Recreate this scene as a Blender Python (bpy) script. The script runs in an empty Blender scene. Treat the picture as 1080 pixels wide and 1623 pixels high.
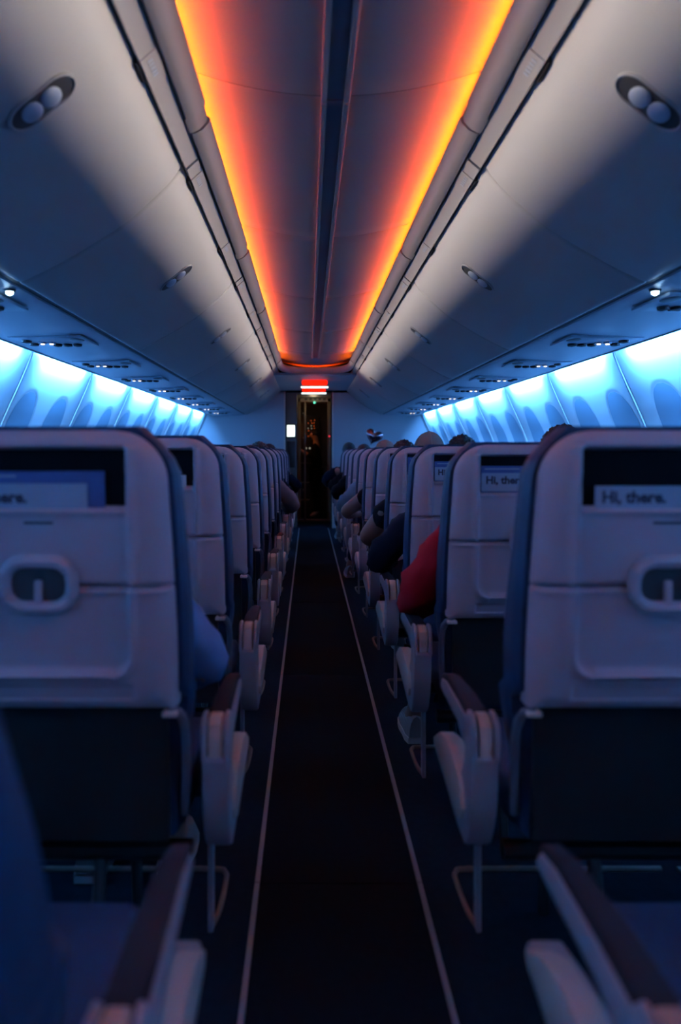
import bpy, bmesh, math, random
from mathutils import Vector, Matrix, noise
random.seed(7)
C = bpy.context.scene.collection
S = bpy.context.scene
CZ = 1.15            # eye height
# ------------------------------------------------------------------ camera
cam_d = bpy.data.cameras.new('camera'); cam = bpy.data.objects.new('camera', cam_d); C.objects.link(cam)
cam.location = (-0.08, 0.0, CZ); cam.rotation_euler = (math.pi/2, 0, 0)
cam_d.sensor_width = 36; cam_d.lens = 36*1200/1623.0
cam_d.shift_x = 51/1623.0; cam_d.shift_y = -96.5/1623.0
cam_d.clip_start = 0.05
cam_d.dof.use_dof = True; cam_d.dof.focus_distance = 3.9; cam_d.dof.aperture_fstop = 2.0
S.camera = cam
# ------------------------------------------------------------------ exposure
S.view_settings.view_transform = 'Standard'; S.view_settings.look = 'None'
S.view_settings.gamma = 1; S.view_settings.use_curve_mapping = False
S.view_settings.exposure = 0.0
w = bpy.data.worlds.new('world'); S.world = w; w.use_nodes = True
w.node_tree.nodes['Background'].inputs[0].default_value = (0.01, 0.03, 0.09, 1)
w.node_tree.nodes['Background'].inputs[1].default_value = 0.0
# ------------------------------------------------------------------ lights of the cabin
def area(name, loc, direction, sx, sy, power, col, spread=180):
    l = bpy.data.lights.new(name, 'AREA'); l.shape = 'RECTANGLE'
    l.size = sx; l.size_y = sy; l.energy = power; l.color = col; l.spread = math.radians(spread)
    o = bpy.data.objects.new(name, l); C.objects.link(o); o.location = loc
    d = Vector(direction).normalized(); z = -d
    y = Vector((0, 1, 0)); y = (y - z*y.dot(z)).normalized(); x = y.cross(z)
    o.rotation_euler = Matrix((x, y, z)).transposed().to_euler()
    return o
def point(name, loc, power, col, r=0.03):
    l = bpy.data.lights.new(name, 'POINT'); l.energy = power; l.color = col; l.shadow_soft_size = r
    o = bpy.data.objects.new(name, l); C.objects.link(o); o.location = loc; return o
Y0, YC, YE = -3.0, 8.45, 11.3        # rear end, end of straight cove, forward wall
P_WHITE, P_AMBER, P_RED, P_BLUE = 29.0, 33.0, 16.0, 33.0
for s in (-1, 1):
    L = YC-Y0
    area('cove_white_light', (s*0.485, (YC+Y0)/2, CZ+1.019), (-s, 0, -0.25), 0.011, L, P_WHITE, (1.0, 0.86, 0.74), 26)
    area('cove_amber_light', (s*0.465, (YC+Y0)/2, CZ+1.094), (-s, 0, 0.32), 0.012, L, P_AMBER, (1.0, 0.135, 0.0), 64)
    area('cove_red_light', (s*0.468, (YC+Y0)/2, CZ+1.082), (-s, 0, 0.20), 0.010, L, P_RED, (1.0, 0.025, 0.025), 44)
for k in range(12):
    yy = -2.76+1.15*k+0.575
    for s in (-1, 1):
        area('wall_wash_light', (s*1.532, yy, CZ+0.537), (s*0.80, 0, -0.6), 0.014, 0.80, P_BLUE, (0.085, 0.365, 1.0), 180)
for s in (-1, 1):
    area('cove_end_light', (s*0.455, 8.62, CZ+1.05), (-s, 0.1, 0.1), 0.02, 0.35, 0.6, (1.0, 0.12, 0.0), 100)
o_ = area('cove_end_light', (0, 9.04, CZ+0.9995), (0, -1, 0.14), 0.6, 0.003, 2.2, (1.0, 0.05, 0.0), 120)
o_.rotation_euler = (math.radians(90+8), 0, 0)
# ------------------------------------------------------------------ materials
def mat(name, col, rough=0.5, metal=0.0, bump=0.0, bscale=400.0, emit=None, es=0.0, var=0.0, vscale=6.0, spec=0.5, weave=False):
    m = bpy.data.materials.new(name); m.use_nodes = True
    nt = m.node_tree; b = nt.nodes['Principled BSDF']
    b.inputs['Base Color'].default_value = (*col, 1); b.inputs['Roughness'].default_value = rough
    b.inputs['Metallic'].default_value = metal; b.inputs['Specular IOR Level'].default_value = spec
    tc = nt.nodes.new('ShaderNodeTexCoord')
    if var > 0:
        n = nt.nodes.new('ShaderNodeTexNoise'); n.inputs['Scale'].default_value = vscale; n.inputs['Detail'].default_value = 6
        nt.links.new(tc.outputs['Object'], n.inputs['Vector'])
        r = nt.nodes.new('ShaderNodeMapRange'); r.inputs[3].default_value = 1-var; r.inputs[4].default_value = 1+var
        nt.links.new(n.outputs[0], r.inputs[0])
        mx = nt.nodes.new('ShaderNodeVectorMath'); mx.operation = 'SCALE'; mx.inputs[0].default_value = col
        nt.links.new(r.outputs[0], mx.inputs['Scale']); nt.links.new(mx.outputs[0], b.inputs['Base Color'])
    if bump > 0:
        if weave:
            n = nt.nodes.new('ShaderNodeTexWave'); n.inputs['Scale'].default_value = bscale; n.inputs['Distortion'].default_value = 1.5
        else:
            n = nt.nodes.new('ShaderNodeTexNoise'); n.inputs['Scale'].default_value = bscale
        nt.links.new(tc.outputs['Object'], n.inputs['Vector'])
        bp = nt.nodes.new('ShaderNodeBump'); bp.inputs['Strength'].default_value = bump; bp.inputs['Distance'].default_value = 0.002
        nt.links.new(n.outputs[0], bp.inputs['Height']); nt.links.new(bp.outputs[0], b.inputs['Normal'])
    if emit:
        b.inputs['Emission Color'].default_value = (*emit, 1); b.inputs['Emission Strength'].default_value = es
    return m
M = dict(
 bin=mat('bin_plastic', (0.37, 0.365, 0.355), 0.42, bump=0.12, bscale=900),
 ceil=mat('ceiling_plastic', (0.36, 0.355, 0.35), 0.5, bump=0.1, bscale=700),
 wall=mat('sidewall_plastic', (0.50, 0.51, 0.52), 0.5, bump=0.1, bscale=600),
 shade=mat('window_shade', (0.17, 0.25, 0.31), 0.55, bump=0.1, bscale=500),
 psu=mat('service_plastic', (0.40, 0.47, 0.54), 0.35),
 dark=mat('dark_gap', (0.012, 0.013, 0.016), 0.6),
 black=mat('black_plastic', (0.018, 0.018, 0.02), 0.45),
 shell=mat('seat_shell_plastic', (0.50, 0.43, 0.48), 0.34, bump=0.25, bscale=1400),
 trim=mat('armrest_plastic', (0.36, 0.34, 0.38), 0.36, bump=0.2, bscale=1200),
 bracket=mat('bracket_plastic', (0.12, 0.13, 0.16), 0.4),
 beige=mat('warm_grey_plastic', (0.68, 0.54, 0.47), 0.4, bump=0.15, bscale=900),
 navy=mat('navy_leather', (0.012, 0.038, 0.085), 0.55, spec=0.3, bump=0.3, bscale=260, var=0.15),
 pad=mat('armrest_pad', (0.008, 0.010, 0.016), 0.7, bump=0.2, bscale=500, spec=0.25),
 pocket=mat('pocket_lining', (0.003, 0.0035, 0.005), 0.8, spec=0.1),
 steel=mat('dull_steel', (0.32, 0.27, 0.23), 0.5, metal=0.7),
 alu=mat('track_aluminium', (0.42, 0.44, 0.47), 0.38, metal=0.3),
 carpet=mat('aisle_carpet', (0.006, 0.012, 0.020), 0.95, spec=0.1, bump=0.9, bscale=130, weave=True, var=0.4, vscale=60),
 carpet2=mat('ribbed_carpet', (0.010, 0.026, 0.045), 0.95, spec=0.1, bump=0.9, bscale=90, weave=True, var=0.3, vscale=40),
 bulk=mat('bulkhead_laminate', (0.45, 0.44, 0.47), 0.5, bump=0.1, bscale=300),
 galley=mat('galley_laminate', (0.16, 0.15, 0.13), 0.45),
 card=mat('pale_card', (0.32, 0.46, 0.56), 0.6),
 blue=mat('blue_paper', (0.06, 0.13, 0.34), 0.45),
 ink=mat('dark_ink', (0.02, 0.03, 0.06), 0.6),
 white=mat('white_paper', (0.7, 0.7, 0.7), 0.6),
 red_em=mat('red_sign_face', (0.5, 0.0, 0.0), 0.4, emit=(1.0, 0.012, 0.0), es=1.6),
 white_em=mat('white_tube', (0.8, 0.8, 0.8), 0.4, emit=(0.85, 1.0, 0.92), es=2.2),
 warm_em=mat('reading_lamp', (0.8, 0.7, 0.6), 0.3, emit=(1.0, 0.80, 0.62), es=3.0),
 cool_em=mat('cool_lamp', (0.8, 0.9, 1), 0.3, emit=(0.55, 0.85, 1.0), es=8.0),
 green_em=mat('green_led', (0.1, 0.5, 0.4), 0.3, emit=(0.15, 1.0, 0.62), es=1.5),
 led_red=mat('red_led', (0.4, 0, 0), 0.3, emit=(1.0, 0.03, 0.05), es=1.6),
 led_org=mat('amber_led', (0.4, 0.1, 0), 0.3, emit=(1.0, 0.14, 0.02), es=0.5),
 led_dim=mat('dim_white_led', (0.4, 0.4, 0.35), 0.3, emit=(0.8, 0.75, 0.6), es=0.35),
 foil=mat('silver_foil', (0.34, 0.20, 0.22), 0.06, metal=1.0),
 skin=mat('skin', (0.42, 0.23, 0.17), 0.5, bump=0.15, bscale=200, var=0.06),
 skin2=mat('brown_skin', (0.24, 0.13, 0.10), 0.5, bump=0.15, bscale=200, var=0.06),
 hair_d=mat('dark_hair', (0.012, 0.010, 0.010), 0.55, bump=0.8, bscale=90),
 hair_g=mat('greying_hair', (0.23, 0.18, 0.15), 0.6, bump=0.8, bscale=90),
 cap=mat('tan_cap_cloth', (0.22, 0.18, 0.145), 0.8, bump=0.3, bscale=500),
 capseam=mat('cap_stitching', (0.30, 0.26, 0.22), 0.8),
 red=mat('red_cloth', (0.42, 0.006, 0.012), 0.75, bump=0.6, bscale=30, var=0.1, spec=0.08),
 ltblue=mat('light_blue_cloth', (0.13, 0.27, 0.50), 0.8, bump=0.6, bscale=30, var=0.1, spec=0.08),
 paleblue=mat('pale_blue_cloth', (0.16, 0.30, 0.42), 0.8, bump=0.6, bscale=30, var=0.1, spec=0.08),
 blackc=mat('black_cloth', (0.005, 0.006, 0.008), 0.85, bump=0.5, bscale=40, spec=0.08),
 navyc=mat('navy_cloth', (0.004, 0.008, 0.016), 0.85, bump=0.5, bscale=40, spec=0.08),
 greyc=mat('brown_grey_cloth', (0.17, 0.125, 0.12), 0.85, bump=0.5, bscale=40, spec=0.08),
 jeans=mat('denim', (0.02, 0.035, 0.07), 0.85, bump=0.5, bscale=200, spec=0.08),
 shoe=mat('grey_shoe', (0.30, 0.30, 0.31), 0.5, bump=0.4, bscale=60, weave=True),
 sole=mat('pale_sole', (0.55, 0.55, 0.55), 0.5),
)
# ------------------------------------------------------------------ helpers
def link(name, me, m, parent=None, smooth=False):
    if m: me.materials.append(m)
    o = bpy.data.objects.new(name, me); C.objects.link(o)
    if parent: o.parent = parent
    if smooth:
        me.polygons.foreach_set('use_smooth', [True]*len(me.polygons))
        me.update()
    return o
def sharp(me, ang=35):
    try: me.set_sharp_from_angle(angle=math.radians(ang))
    except Exception: pass
def build(name, bm, m, parent=None, smooth=True, ang=35):
    me = bpy.data.meshes.new(name); bmesh.ops.recalc_face_normals(bm, faces=bm.faces[:]); bm.to_mesh(me); bm.free()
    o = link(name, me, m, parent, smooth)
    if smooth: sharp(me, ang)
    return o
def pyd(name, vs, fs, m, parent=None, smooth=True, ang=35):
    me = bpy.data.meshes.new(name); me.from_pydata([tuple(v) for v in vs], [], fs); me.update()
    o = link(name, me, m, parent, smooth)
    if smooth: sharp(me, ang)
    return o
def empty(name, loc=(0, 0, 0), label=None, cat=None, group=None):
    o = bpy.data.objects.new(name, None); C.objects.link(o); o.location = loc; o.empty_display_size = 0.1
    tag(o, label, cat, group); return o
def tag(o, label=None, cat=None, group=None, kind=None):
    if label: o['label'] = label
    if cat: o['category'] = cat
    if group: o['group'] = group
    if kind: o['kind'] = kind
    return o
def box(bm, x0, x1, y0, y1, z0, z1, bev=0.0, seg=2):
    b2 = bmesh.new(); bmesh.ops.create_cube(b2, size=1)
    for v in b2.verts:
        v.co = Vector((x0+(v.co.x+.5)*(x1-x0), y0+(v.co.y+.5)*(y1-y0), z0+(v.co.z+.5)*(z1-z0)))
    if bev > 0: bmesh.ops.bevel(b2, geom=b2.edges[:], offset=bev, segments=seg, affect='EDGES', profile=0.5)
    merge(bm, b2); return bm
def merge(bm, b2):
    mp = {v: bm.verts.new(v.co) for v in b2.verts}
    for f in b2.faces:
        try: bm.faces.new([mp[v] for v in f.verts])
        except ValueError: pass
    b2.free()
def prism_x(bm, pts, x0, x1, bev=0.0, seg=2):       # polygon in (y,z) extruded along x
    b2 = bmesh.new()
    a = [b2.verts.new((x0, p[0], p[1])) for p in pts]; b = [b2.verts.new((x1, p[0], p[1])) for p in pts]
    n = len(pts); fa = b2.faces.new(a); fb = b2.faces.new(b[::-1])
    for i in range(n): b2.faces.new((a[i], b[i], b[(i+1) % n], a[(i+1) % n]))
    bmesh.ops.recalc_face_normals(b2, faces=b2.faces[:])
    if bev > 0:
        es = list({e for f in (fa, fb) for e in f.edges})
        bmesh.ops.bevel(b2, geom=es, offset=bev, segments=seg, affect='EDGES', profile=0.5)
    merge(bm, b2); return bm
def tube(bm, pts, r, n=10, closed=False):
    pts = [Vector(p) for p in pts]; rings = []
    for i, p in enumerate(pts):
        a = pts[i-1] if (i > 0 or closed) else p; b = pts[(i+1) % len(pts)] if (i < len(pts)-1 or closed) else p
        t = (b-a).normalized(); up = Vector((0, 0, 1)) if abs(t.z) < .9 else Vector((0, 1, 0))
        u = t.cross(up).normalized(); v = t.cross(u)
        rr = r[i] if isinstance(r, (list, tuple)) else r
        rings.append([bm.verts.new(p+u*rr*math.cos(2*math.pi*k/n)+v*rr*math.sin(2*math.pi*k/n)) for k in range(n)])
    m_ = len(rings)
    for i in range(m_ if closed else m_-1):
        A, B = rings[i], rings[(i+1) % m_]
        for k in range(n): bm.faces.new((A[k], A[(k+1) % n], B[(k+1) % n], B[k]))
    if not closed: bm.faces.new(rings[0][::-1]); bm.faces.new(rings[-1])
    return bm
def smoothpath(pts, n=6):
    P = [Vector(p) for p in pts]; out = []
    for i in range(len(P)-1):
        p0 = P[max(i-1, 0)]; p1 = P[i]; p2 = P[i+1]; p3 = P[min(i+2, len(P)-1)]
        for k in range(n):
            t = k/n
            out.append(0.5*((2*p1)+(p2-p0)*t+(2*p0-5*p1+4*p2-p3)*t*t+(3*p1-p0-3*p2+p3)*t**3))
    out.append(P[-1]); return out
def ellipsoid(bm, c, r, u=16, v=10, M3=None):
    b2 = bmesh.new(); bmesh.ops.create_uvsphere(b2, u_segments=u, v_segments=v, radius=1)
    for q in b2.verts:
        p = Vector((q.co.x*r[0], q.co.y*r[1], q.co.z*r[2]))
        if M3: p = M3 @ p
        q.co = p+Vector(c)
    merge(bm, b2); return bm
def ss(a, b, x):
    t = max(0.0, min(1.0, (x-a)/(b-a))); return t*t*(3-2*t)
def ring_outline(cx, cz, hw, hh, r, n=6):
    out = []
    for (sx, sz, a0) in ((1, 1, 0), (-1, 1, 90), (-1, -1, 180), (1, -1, 270)):
        for k in range(n+1):
            a = math.radians(a0+90*k/n)
            out.append((cx+sx*(hw-r)+r*math.cos(a), cz+sz*(hh-r)+r*math.sin(a)))
    return out
def copy_tree(o, parent=None):
    c = o.copy(); C.objects.link(c)
    if parent: c.parent = parent
    for ch in o.children: copy_tree(ch, c)
    return c
ORD = ['nearest', 'second', 'third', 'fourth', 'fifth', 'sixth', 'seventh', 'eighth', 'ninth', 'tenth', 'eleventh', 'twelfth', 'thirteenth', 'fourteenth', 'fifteenth']
SIDE = {-1: 'left', 1: 'right'}
# ================================================================== SHELL: floor
bm = bmesh.new(); box(bm, -1.86, 1.86, Y0, 14.2, -0.06, -0.004)
tag(build('floor', bm, M['carpet2'], smooth=False), kind='structure')
ys = [Y0, -1.65, 0.18, 2.01, 3.88, 5.75, 7.62, 9.5, 11.3]
for i in range(len(ys)-1):
    bm = bmesh.new(); box(bm, -0.208, 0.208, ys[i]+0.0015, ys[i+1]-0.0015, -0.004, 0.002, 0.001, 1)
    t = build('aisle_runner', bm, M['carpet'], smooth=False)
    tag(t, 'dark aisle carpet runner, %s length from the camera' % ORD[max(i-1, 0)] if i > 0 else 'dark aisle carpet runner behind the camera', 'carpet', 'aisle carpet runners')
    for s in (-1, 1):
        bm = bmesh.new(); box(bm, s*0.216-0.0065, s*0.216+0.0065, ys[i]+0.002, ys[i+1]-0.002, -0.003, 0.006, 0.002, 1)
        t = build('trim_%d' % (2*i+(s+3)//2), bm, M['alu'], smooth=True); tag(t, kind='structure')
# ================================================================== SHELL: sidewalls
WP = [(1.545, 1.80), (1.575, 1.74), (1.605, 1.65), (1.66, 1.52), (1.715, 1.40), (1.77, 1.27), (1.81, 1.12), (1.84, .95), (1.86, .7), (1.86, .35), (1.83, .1), (1.815, 0)]
wp = smoothpath([(p[0], p[1], 0) for p in WP], 12)
WZ = [p.y for p in wp]; WX = [p.x for p in wp]
def wall_x(z):
    for i in range(len(wp)-1):
        if WZ[i] >= z >= WZ[i+1]:
            t = (WZ[i]-z)/(WZ[i]-WZ[i+1]+1e-9); return WX[i]+(WX[i+1]-WX[i])*t
    return WX[-1] if z < .5 else WX[0]
WC = (0.23, 0.79)
def wmask(y, z):
    best = 9
    for c in WC:
        q = (abs((y-c)/0.182)**2.4+abs((z-1.245)/0.262)**2.4)**(1/2.4); best = min(best, q)
    return best
def make_wall(s, length):
    ny = int(length/0.012); zs = []
    z = 1.80
    while z > 0.0001:
        zs.append(z); z -= 0.011 if z > 0.9 else 0.06
    zs.append(0)
    vs = []; fs = []
    for j, z in enumerate(zs):
        bx = wall_x(z)
        for i in range(ny+1):
            y = length*i/ny
            e = min(y, length-y)
            d = 0.012*(1-ss(0, 0.012, e))
            q = wmask(y, z)
            d += 0.0035*(1-ss(0.95, 1.0, q))
            vs.append((s*(bx+d), y, z))
    n = ny+1
    for j in range(len(zs)-1):
        for i in range(ny): fs.append((j*n+i, j*n+i+1, (j+1)*n+i+1, (j+1)*n+i) if s < 0 else (j*n+i, (j+1)*n+i, (j+1)*n+i+1, j*n+i+1))
    o = pyd('wall_'+SIDE[s], vs, fs, M['wall'], ang=60); o.location.y = 0; return o
def make_window(s):
    # closed shade, following the wall's curve inside the recess
    vs = []; fs = []; nz, ny = 24, 14
    for j in range(nz+1):
        z = 1.245+0.244*(1-2*j/nz)
        q = min(1.0, abs((z-1.245)/0.246)); hw = 0.170*max(0.002, (1-q**2.4))**(1/2.4)
        for i in range(ny+1):
            vs.append((s*(wall_x(z)+0.002), hw*(2*i/ny-1), z))
    n = ny+1
    for j in range(nz):
        for i in range(ny): fs.append((j*n+i, j*n+i+1, (j+1)*n+i+1, (j+1)*n+i))
    o = pyd('window_1', vs, fs, M['shade'])
    bm = bmesh.new(); x = wall_x(1.075)+0.004; box(bm, s*x-0.006, s*x+0.006, -0.035, 0.035, 1.07, 1.082, 0.003)
    build('shade_pull', bm, M['bin'], o)
    return o
wn = 0
for s in (-1, 1):
    wp0 = make_wall(s, 1.15); wi0 = make_window(s)
    for k in range(12):
        y0 = -2.76+1.15*k
        o = wp0 if k == 0 else wp0.copy()
        if k: C.objects.link(o)
        o.location.y = y0; tag(o, kind='structure')
        for c in WC:
            wn += 1
            q = wi0 if (k == 0 and c == WC[0]) else copy_tree(wi0)
            q.name = 'window_%d' % wn; q.location.y = y0+c; tag(q, kind='structure')
    yl = -2.76+1.15*12
    bm = bmesh.new()
    pts = [(wall_x(z), z) for z in [1.8-0.05*i for i in range(37)]]
    for i in range(len(pts)-1):
        v = [bm.verts.new((s*pts[i][0], yl, pts[i][1])), bm.verts.new((s*pts[i][0], YE+.02, pts[i][1])), bm.verts.new((s*pts[i+1][0], YE+.02, pts[i+1][1])), bm.verts.new((s*pts[i+1][0], yl, pts[i+1][1]))]
        bm.faces.new(v)
    bmesh.ops.remove_doubles(bm, verts=bm.verts[:], dist=1e-4)
    tag(build('wall_'+SIDE[s], bm, M['wall']), kind='structure')
# joint strips between wall panels
for s in (-1, 1):
    for k in range(13):
        y = -2.76+1.15*k
        bm = bmesh.new()
        tube(bm, [(s*(wall_x(z)+0.001), y, z) for z in [1.79-0.06*i for i in range(29)]], 0.0045, 6)
        t = build('trim_%d' % (40+k*2+(s+1)//2), bm, M['white'], smooth=True); tag(t, kind='structure')
# upper cove wall behind the service panels
for s in (-1, 1):
    bm = bmesh.new(); prism_pts = [(1.30, 1.80), (1.56, 1.80), (1.56, 1.815), (1.30, 1.815)]
    box(bm, min(s*1.28, s*1.56), max(s*1.28, s*1.56), Y0, YE, 1.80, 1.815); box(bm, min(s*1.28, s*1.29), max(s*1.28, s*1.29), Y0, YE, 1.69, 1.80)
    tag(build('trim_%d' % (70+(s+1)//2), bm, M['wall'], smooth=False), kind='structure')
# ================================================================== ceiling
def ceil_h(x): return 1.05+0.058*(abs(x)/0.38)**2
seams = [Y0, -2.19, -0.71, 0.77, 2.25, 3.73, 5.21, 6.69, 8.17, 9.25]
for i in range(len(seams)-1):
    a, b = seams[i]+0.003, seams[i+1]-0.003
    vs = []; fs = []; nx = 40
    yl = [a, a+0.004, a+0.01]+[a+0.01+(b-a-0.02)*k/12 for k in range(1, 12)]+[b-0.01, b-0.004, b]
    for y in yl:
        e = min(y-a, b-y); d = 0.006*(1-ss(0, 0.01, e))
        for k in range(nx+1):
            x = -0.53+1.06*k/nx; dd = 0.032*ss(8.35, 9.0, y) if i == len(seams)-2 else 0
            vs.append((x, y, CZ+ceil_h(x)+d-dd))
    for j in range(len(yl)-1):
        for k in range(nx): fs.append((j*(nx+1)+k, j*(nx+1)+k+1, (j+1)*(nx+1)+k+1, (j+1)*(nx+1)+k))
    o = pyd('ceiling', vs, fs, M['ceil'], ang=60); tag(o, kind='structure')
bm = bmesh.new(); box(bm, -0.54, 0.54, Y0, 9.3, CZ+1.17, CZ+1.19)
tag(build('ceiling', bm, M['dark'], smooth=False), kind='structure')
for s in (-1, 1):        # back of the cove
    bm = bmesh.new(); box(bm, min(s*.50, s*.515), max(s*.50, s*.515), Y0, 9.3, CZ+0.95, CZ+1.17)
    tag(build('trim_%d' % (74+(s+1)//2), bm, M['ceil'], smooth=False), kind='structure')
for s in (-1, 1):        # unseen black strip added on the cove shelf to stop bounce onto the ceiling
    bm = bmesh.new(); box(bm, min(s*.392, s*.50), max(s*.392, s*.50), Y0, 8.4, CZ+0.9965, CZ+1.0005)
    tag(build('trim_%d' % (76+(s+1)//2), bm, M['dark'], smooth=False), kind='structure')
# centre rails
jt = [Y0, 2.25, 6.05, 8.45]
for i in range(3):
    rt = empty('ceiling_rail', (0, 0, 0), ['twin ceiling rail with dark channel, nearest length overhead', 'twin ceiling rail with dark channel, middle length', 'twin ceiling rail with dark channel, far length by the cabin end'][i], 'ceiling rail', 'ceiling centre rails')
    for s in (-1, 1):
        bm = bmesh.new(); box(bm, s*0.034-0.009, s*0.034+0.009, jt[i]+.004, jt[i+1]-.004, CZ+1.030, CZ+1.054, 0.005)
        build('rail', bm, M['bin'], rt)
    bm = bmesh.new(); box(bm, -0.0245, 0.0245, jt[i]+.004, jt[i+1]-.004, CZ+1.043, CZ+1.052, 0.001, 1)
    build('channel', bm, mat('channel_grey', (0.10, 0.13, 0.18), 0.4) if i == 0 else bpy.data.materials['channel_grey'], rt)
# cove lip: section swept along a U-shaped path
LS = [(0.0, 0.996), (-0.006, 0.990), (-0.003, 0.978), (0.018, 0.955), (0.038, 0.945), (0.048, 0.943), (0.054, 0.950), (0.056, 0.964), (0.120, 0.975), (0.120, 0.988), (0.02, 0.996)]
def lip(path, normals, name, drop=None):
    vs = []; fs = []; m_ = len(LS)
    for i, (p, n) in enumerate(zip(path, normals)):
        dr = drop[i] if drop else 0
        for (o_, h) in LS: vs.append((p[0]+n[0]*o_, p[1]+n[1]*o_, CZ+h-dr*(0.996-h)))
    for i in range(len(path)-1):
        for k in range(m_): fs.append((i*m_+k, i*m_+(k+1) % m_, (i+1)*m_+(k+1) % m_, (i+1)*m_+k))
    fs.append(tuple(range(m_))); fs.append(tuple(range((len(path)-1)*m_, len(path)*m_))[::-1])
    o = pyd(name, vs, fs, M['bin'], ang=50); tag(o, kind='structure')
    bm = bmesh.new(); bm.from_mesh(o.data); bmesh.ops.recalc_face_normals(bm, faces=bm.faces[:]); bm.to_mesh(o.data); bm.free()
    return o
tn = 80
for s in (-1, 1):
    for i in range(len(seams)-2):
        a, b = seams[i]+0.002, min(seams[i+1], 8.17)-0.002
        # a little stepped tab at one end as in the photo
        path = [(s*0.378, a), (s*0.378, b-0.10), (s*0.385, b-0.085), (s*0.385, b)]
        lip(path, [(s, 0)]*4, 'trim_%d' % tn); tn += 1
pa = [(-0.378, 8.17)]; na = [(-1, 0)]
for k in range(0, 25):
    a = math.pi*(1-k/24); ca, sa = math.cos(a), math.sin(a)
    e = 0.62
    px = 0.378*math.copysign(abs(ca)**e, ca); py = 8.35+0.62*abs(sa)**e
    nx = math.copysign(abs(ca)**(2-e), ca)/0.378; ny = abs(sa)**(2-e)/0.62; l = math.hypot(nx, ny)
    pa.append((px, py)); na.append((nx/l, ny/l))
pa.append((0.378, 8.17)); na.append((1, 0))
lip(pa, na, 'trim_%d' % tn, drop=[0.0]+[0.6*math.sin(math.pi*k/24) for k in range(25)]+[0.0])
# lower ceiling over the vestibule
bm = bmesh.new(); box(bm, -0.60, 0.60, 9.0, 11.35, CZ+0.905, CZ+0.93); box(bm, -0.5, 0.5, 11.3, 14.2, CZ+0.87, CZ+0.92)
tag(build('ceiling', bm, M['bulk'], smooth=False), kind='structure')
# small button clips on the lip
for (s, y) in ((1, 3.0), (-1, 4.6), (1, 4.9), (-1, 6.9), (1, 7.6)):
    bm = bmesh.new(); ellipsoid(bm, (s*0.405, y, CZ+0.962), (0.006, 0.022, 0.010), M3=Matrix.Rotation(s*0.6, 3, 'Y'))
    tag(build('release_button', bm, M['bin']), 'small oval release button on the %s ceiling moulding %s' % (SIDE[s], 'near' if y < 4 else 'mid cabin' if y < 6 else 'far off'), 'button', 'moulding buttons')
# ================================================================== overhead bins
BP = [(.484, .934), (.493, .908), (.510, .882), (.535, .853), (.584, .806), (.665, .735), (.766, .668), (.878, .603), (.96, .562), (1.0, .545), (1.018, .548), (1.022, .565)]
bpf = smoothpath([(p[0], p[1], 0) for p in BP], 6)
def bin_pt(t):      # t in 0..1 along profile index
    f = t*(len(bpf)-1); i = min(int(f), len(bpf)-2); return bpf[i].lerp(bpf[i+1], f-i)
def near_bin(x):
    best = min(range(len(bpf)-3), key=lambda i: abs(bpf[i].x-x)); return best
def slab(bm, s, y0, y1, h0, h1, t0=0.0, t1=1.0):
    a = Vector((0.4385, 0.944)); b = Vector((0.4755, 0.912)); t = (b-a).normalized(); n = Vector((t.y, -t.x))
    if n.y > 0: n = -n
    P = [a+(b-a)*t0-n*h0, a+(b-a)*t1-n*h0, a+(b-a)*t1-n*h1, a+(b-a)*t0-n*h1]
    P = [a+(b-a)*u+n*(-h) for (u, h) in ((t0, h0), (t1, h0), (t1, h1), (t0, h1))]
    A = [bm.verts.new((s*p.x, y0, CZ+p.y)) for p in P]; B = [bm.verts.new((s*p.x, y1, CZ+p.y)) for p in P]
    bm.faces.new(A); bm.faces.new(B[::-1])
    for k in range(4): bm.faces.new((A[k], B[k], B[(k+1) % 4], A[(k+1) % 4]))
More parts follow.
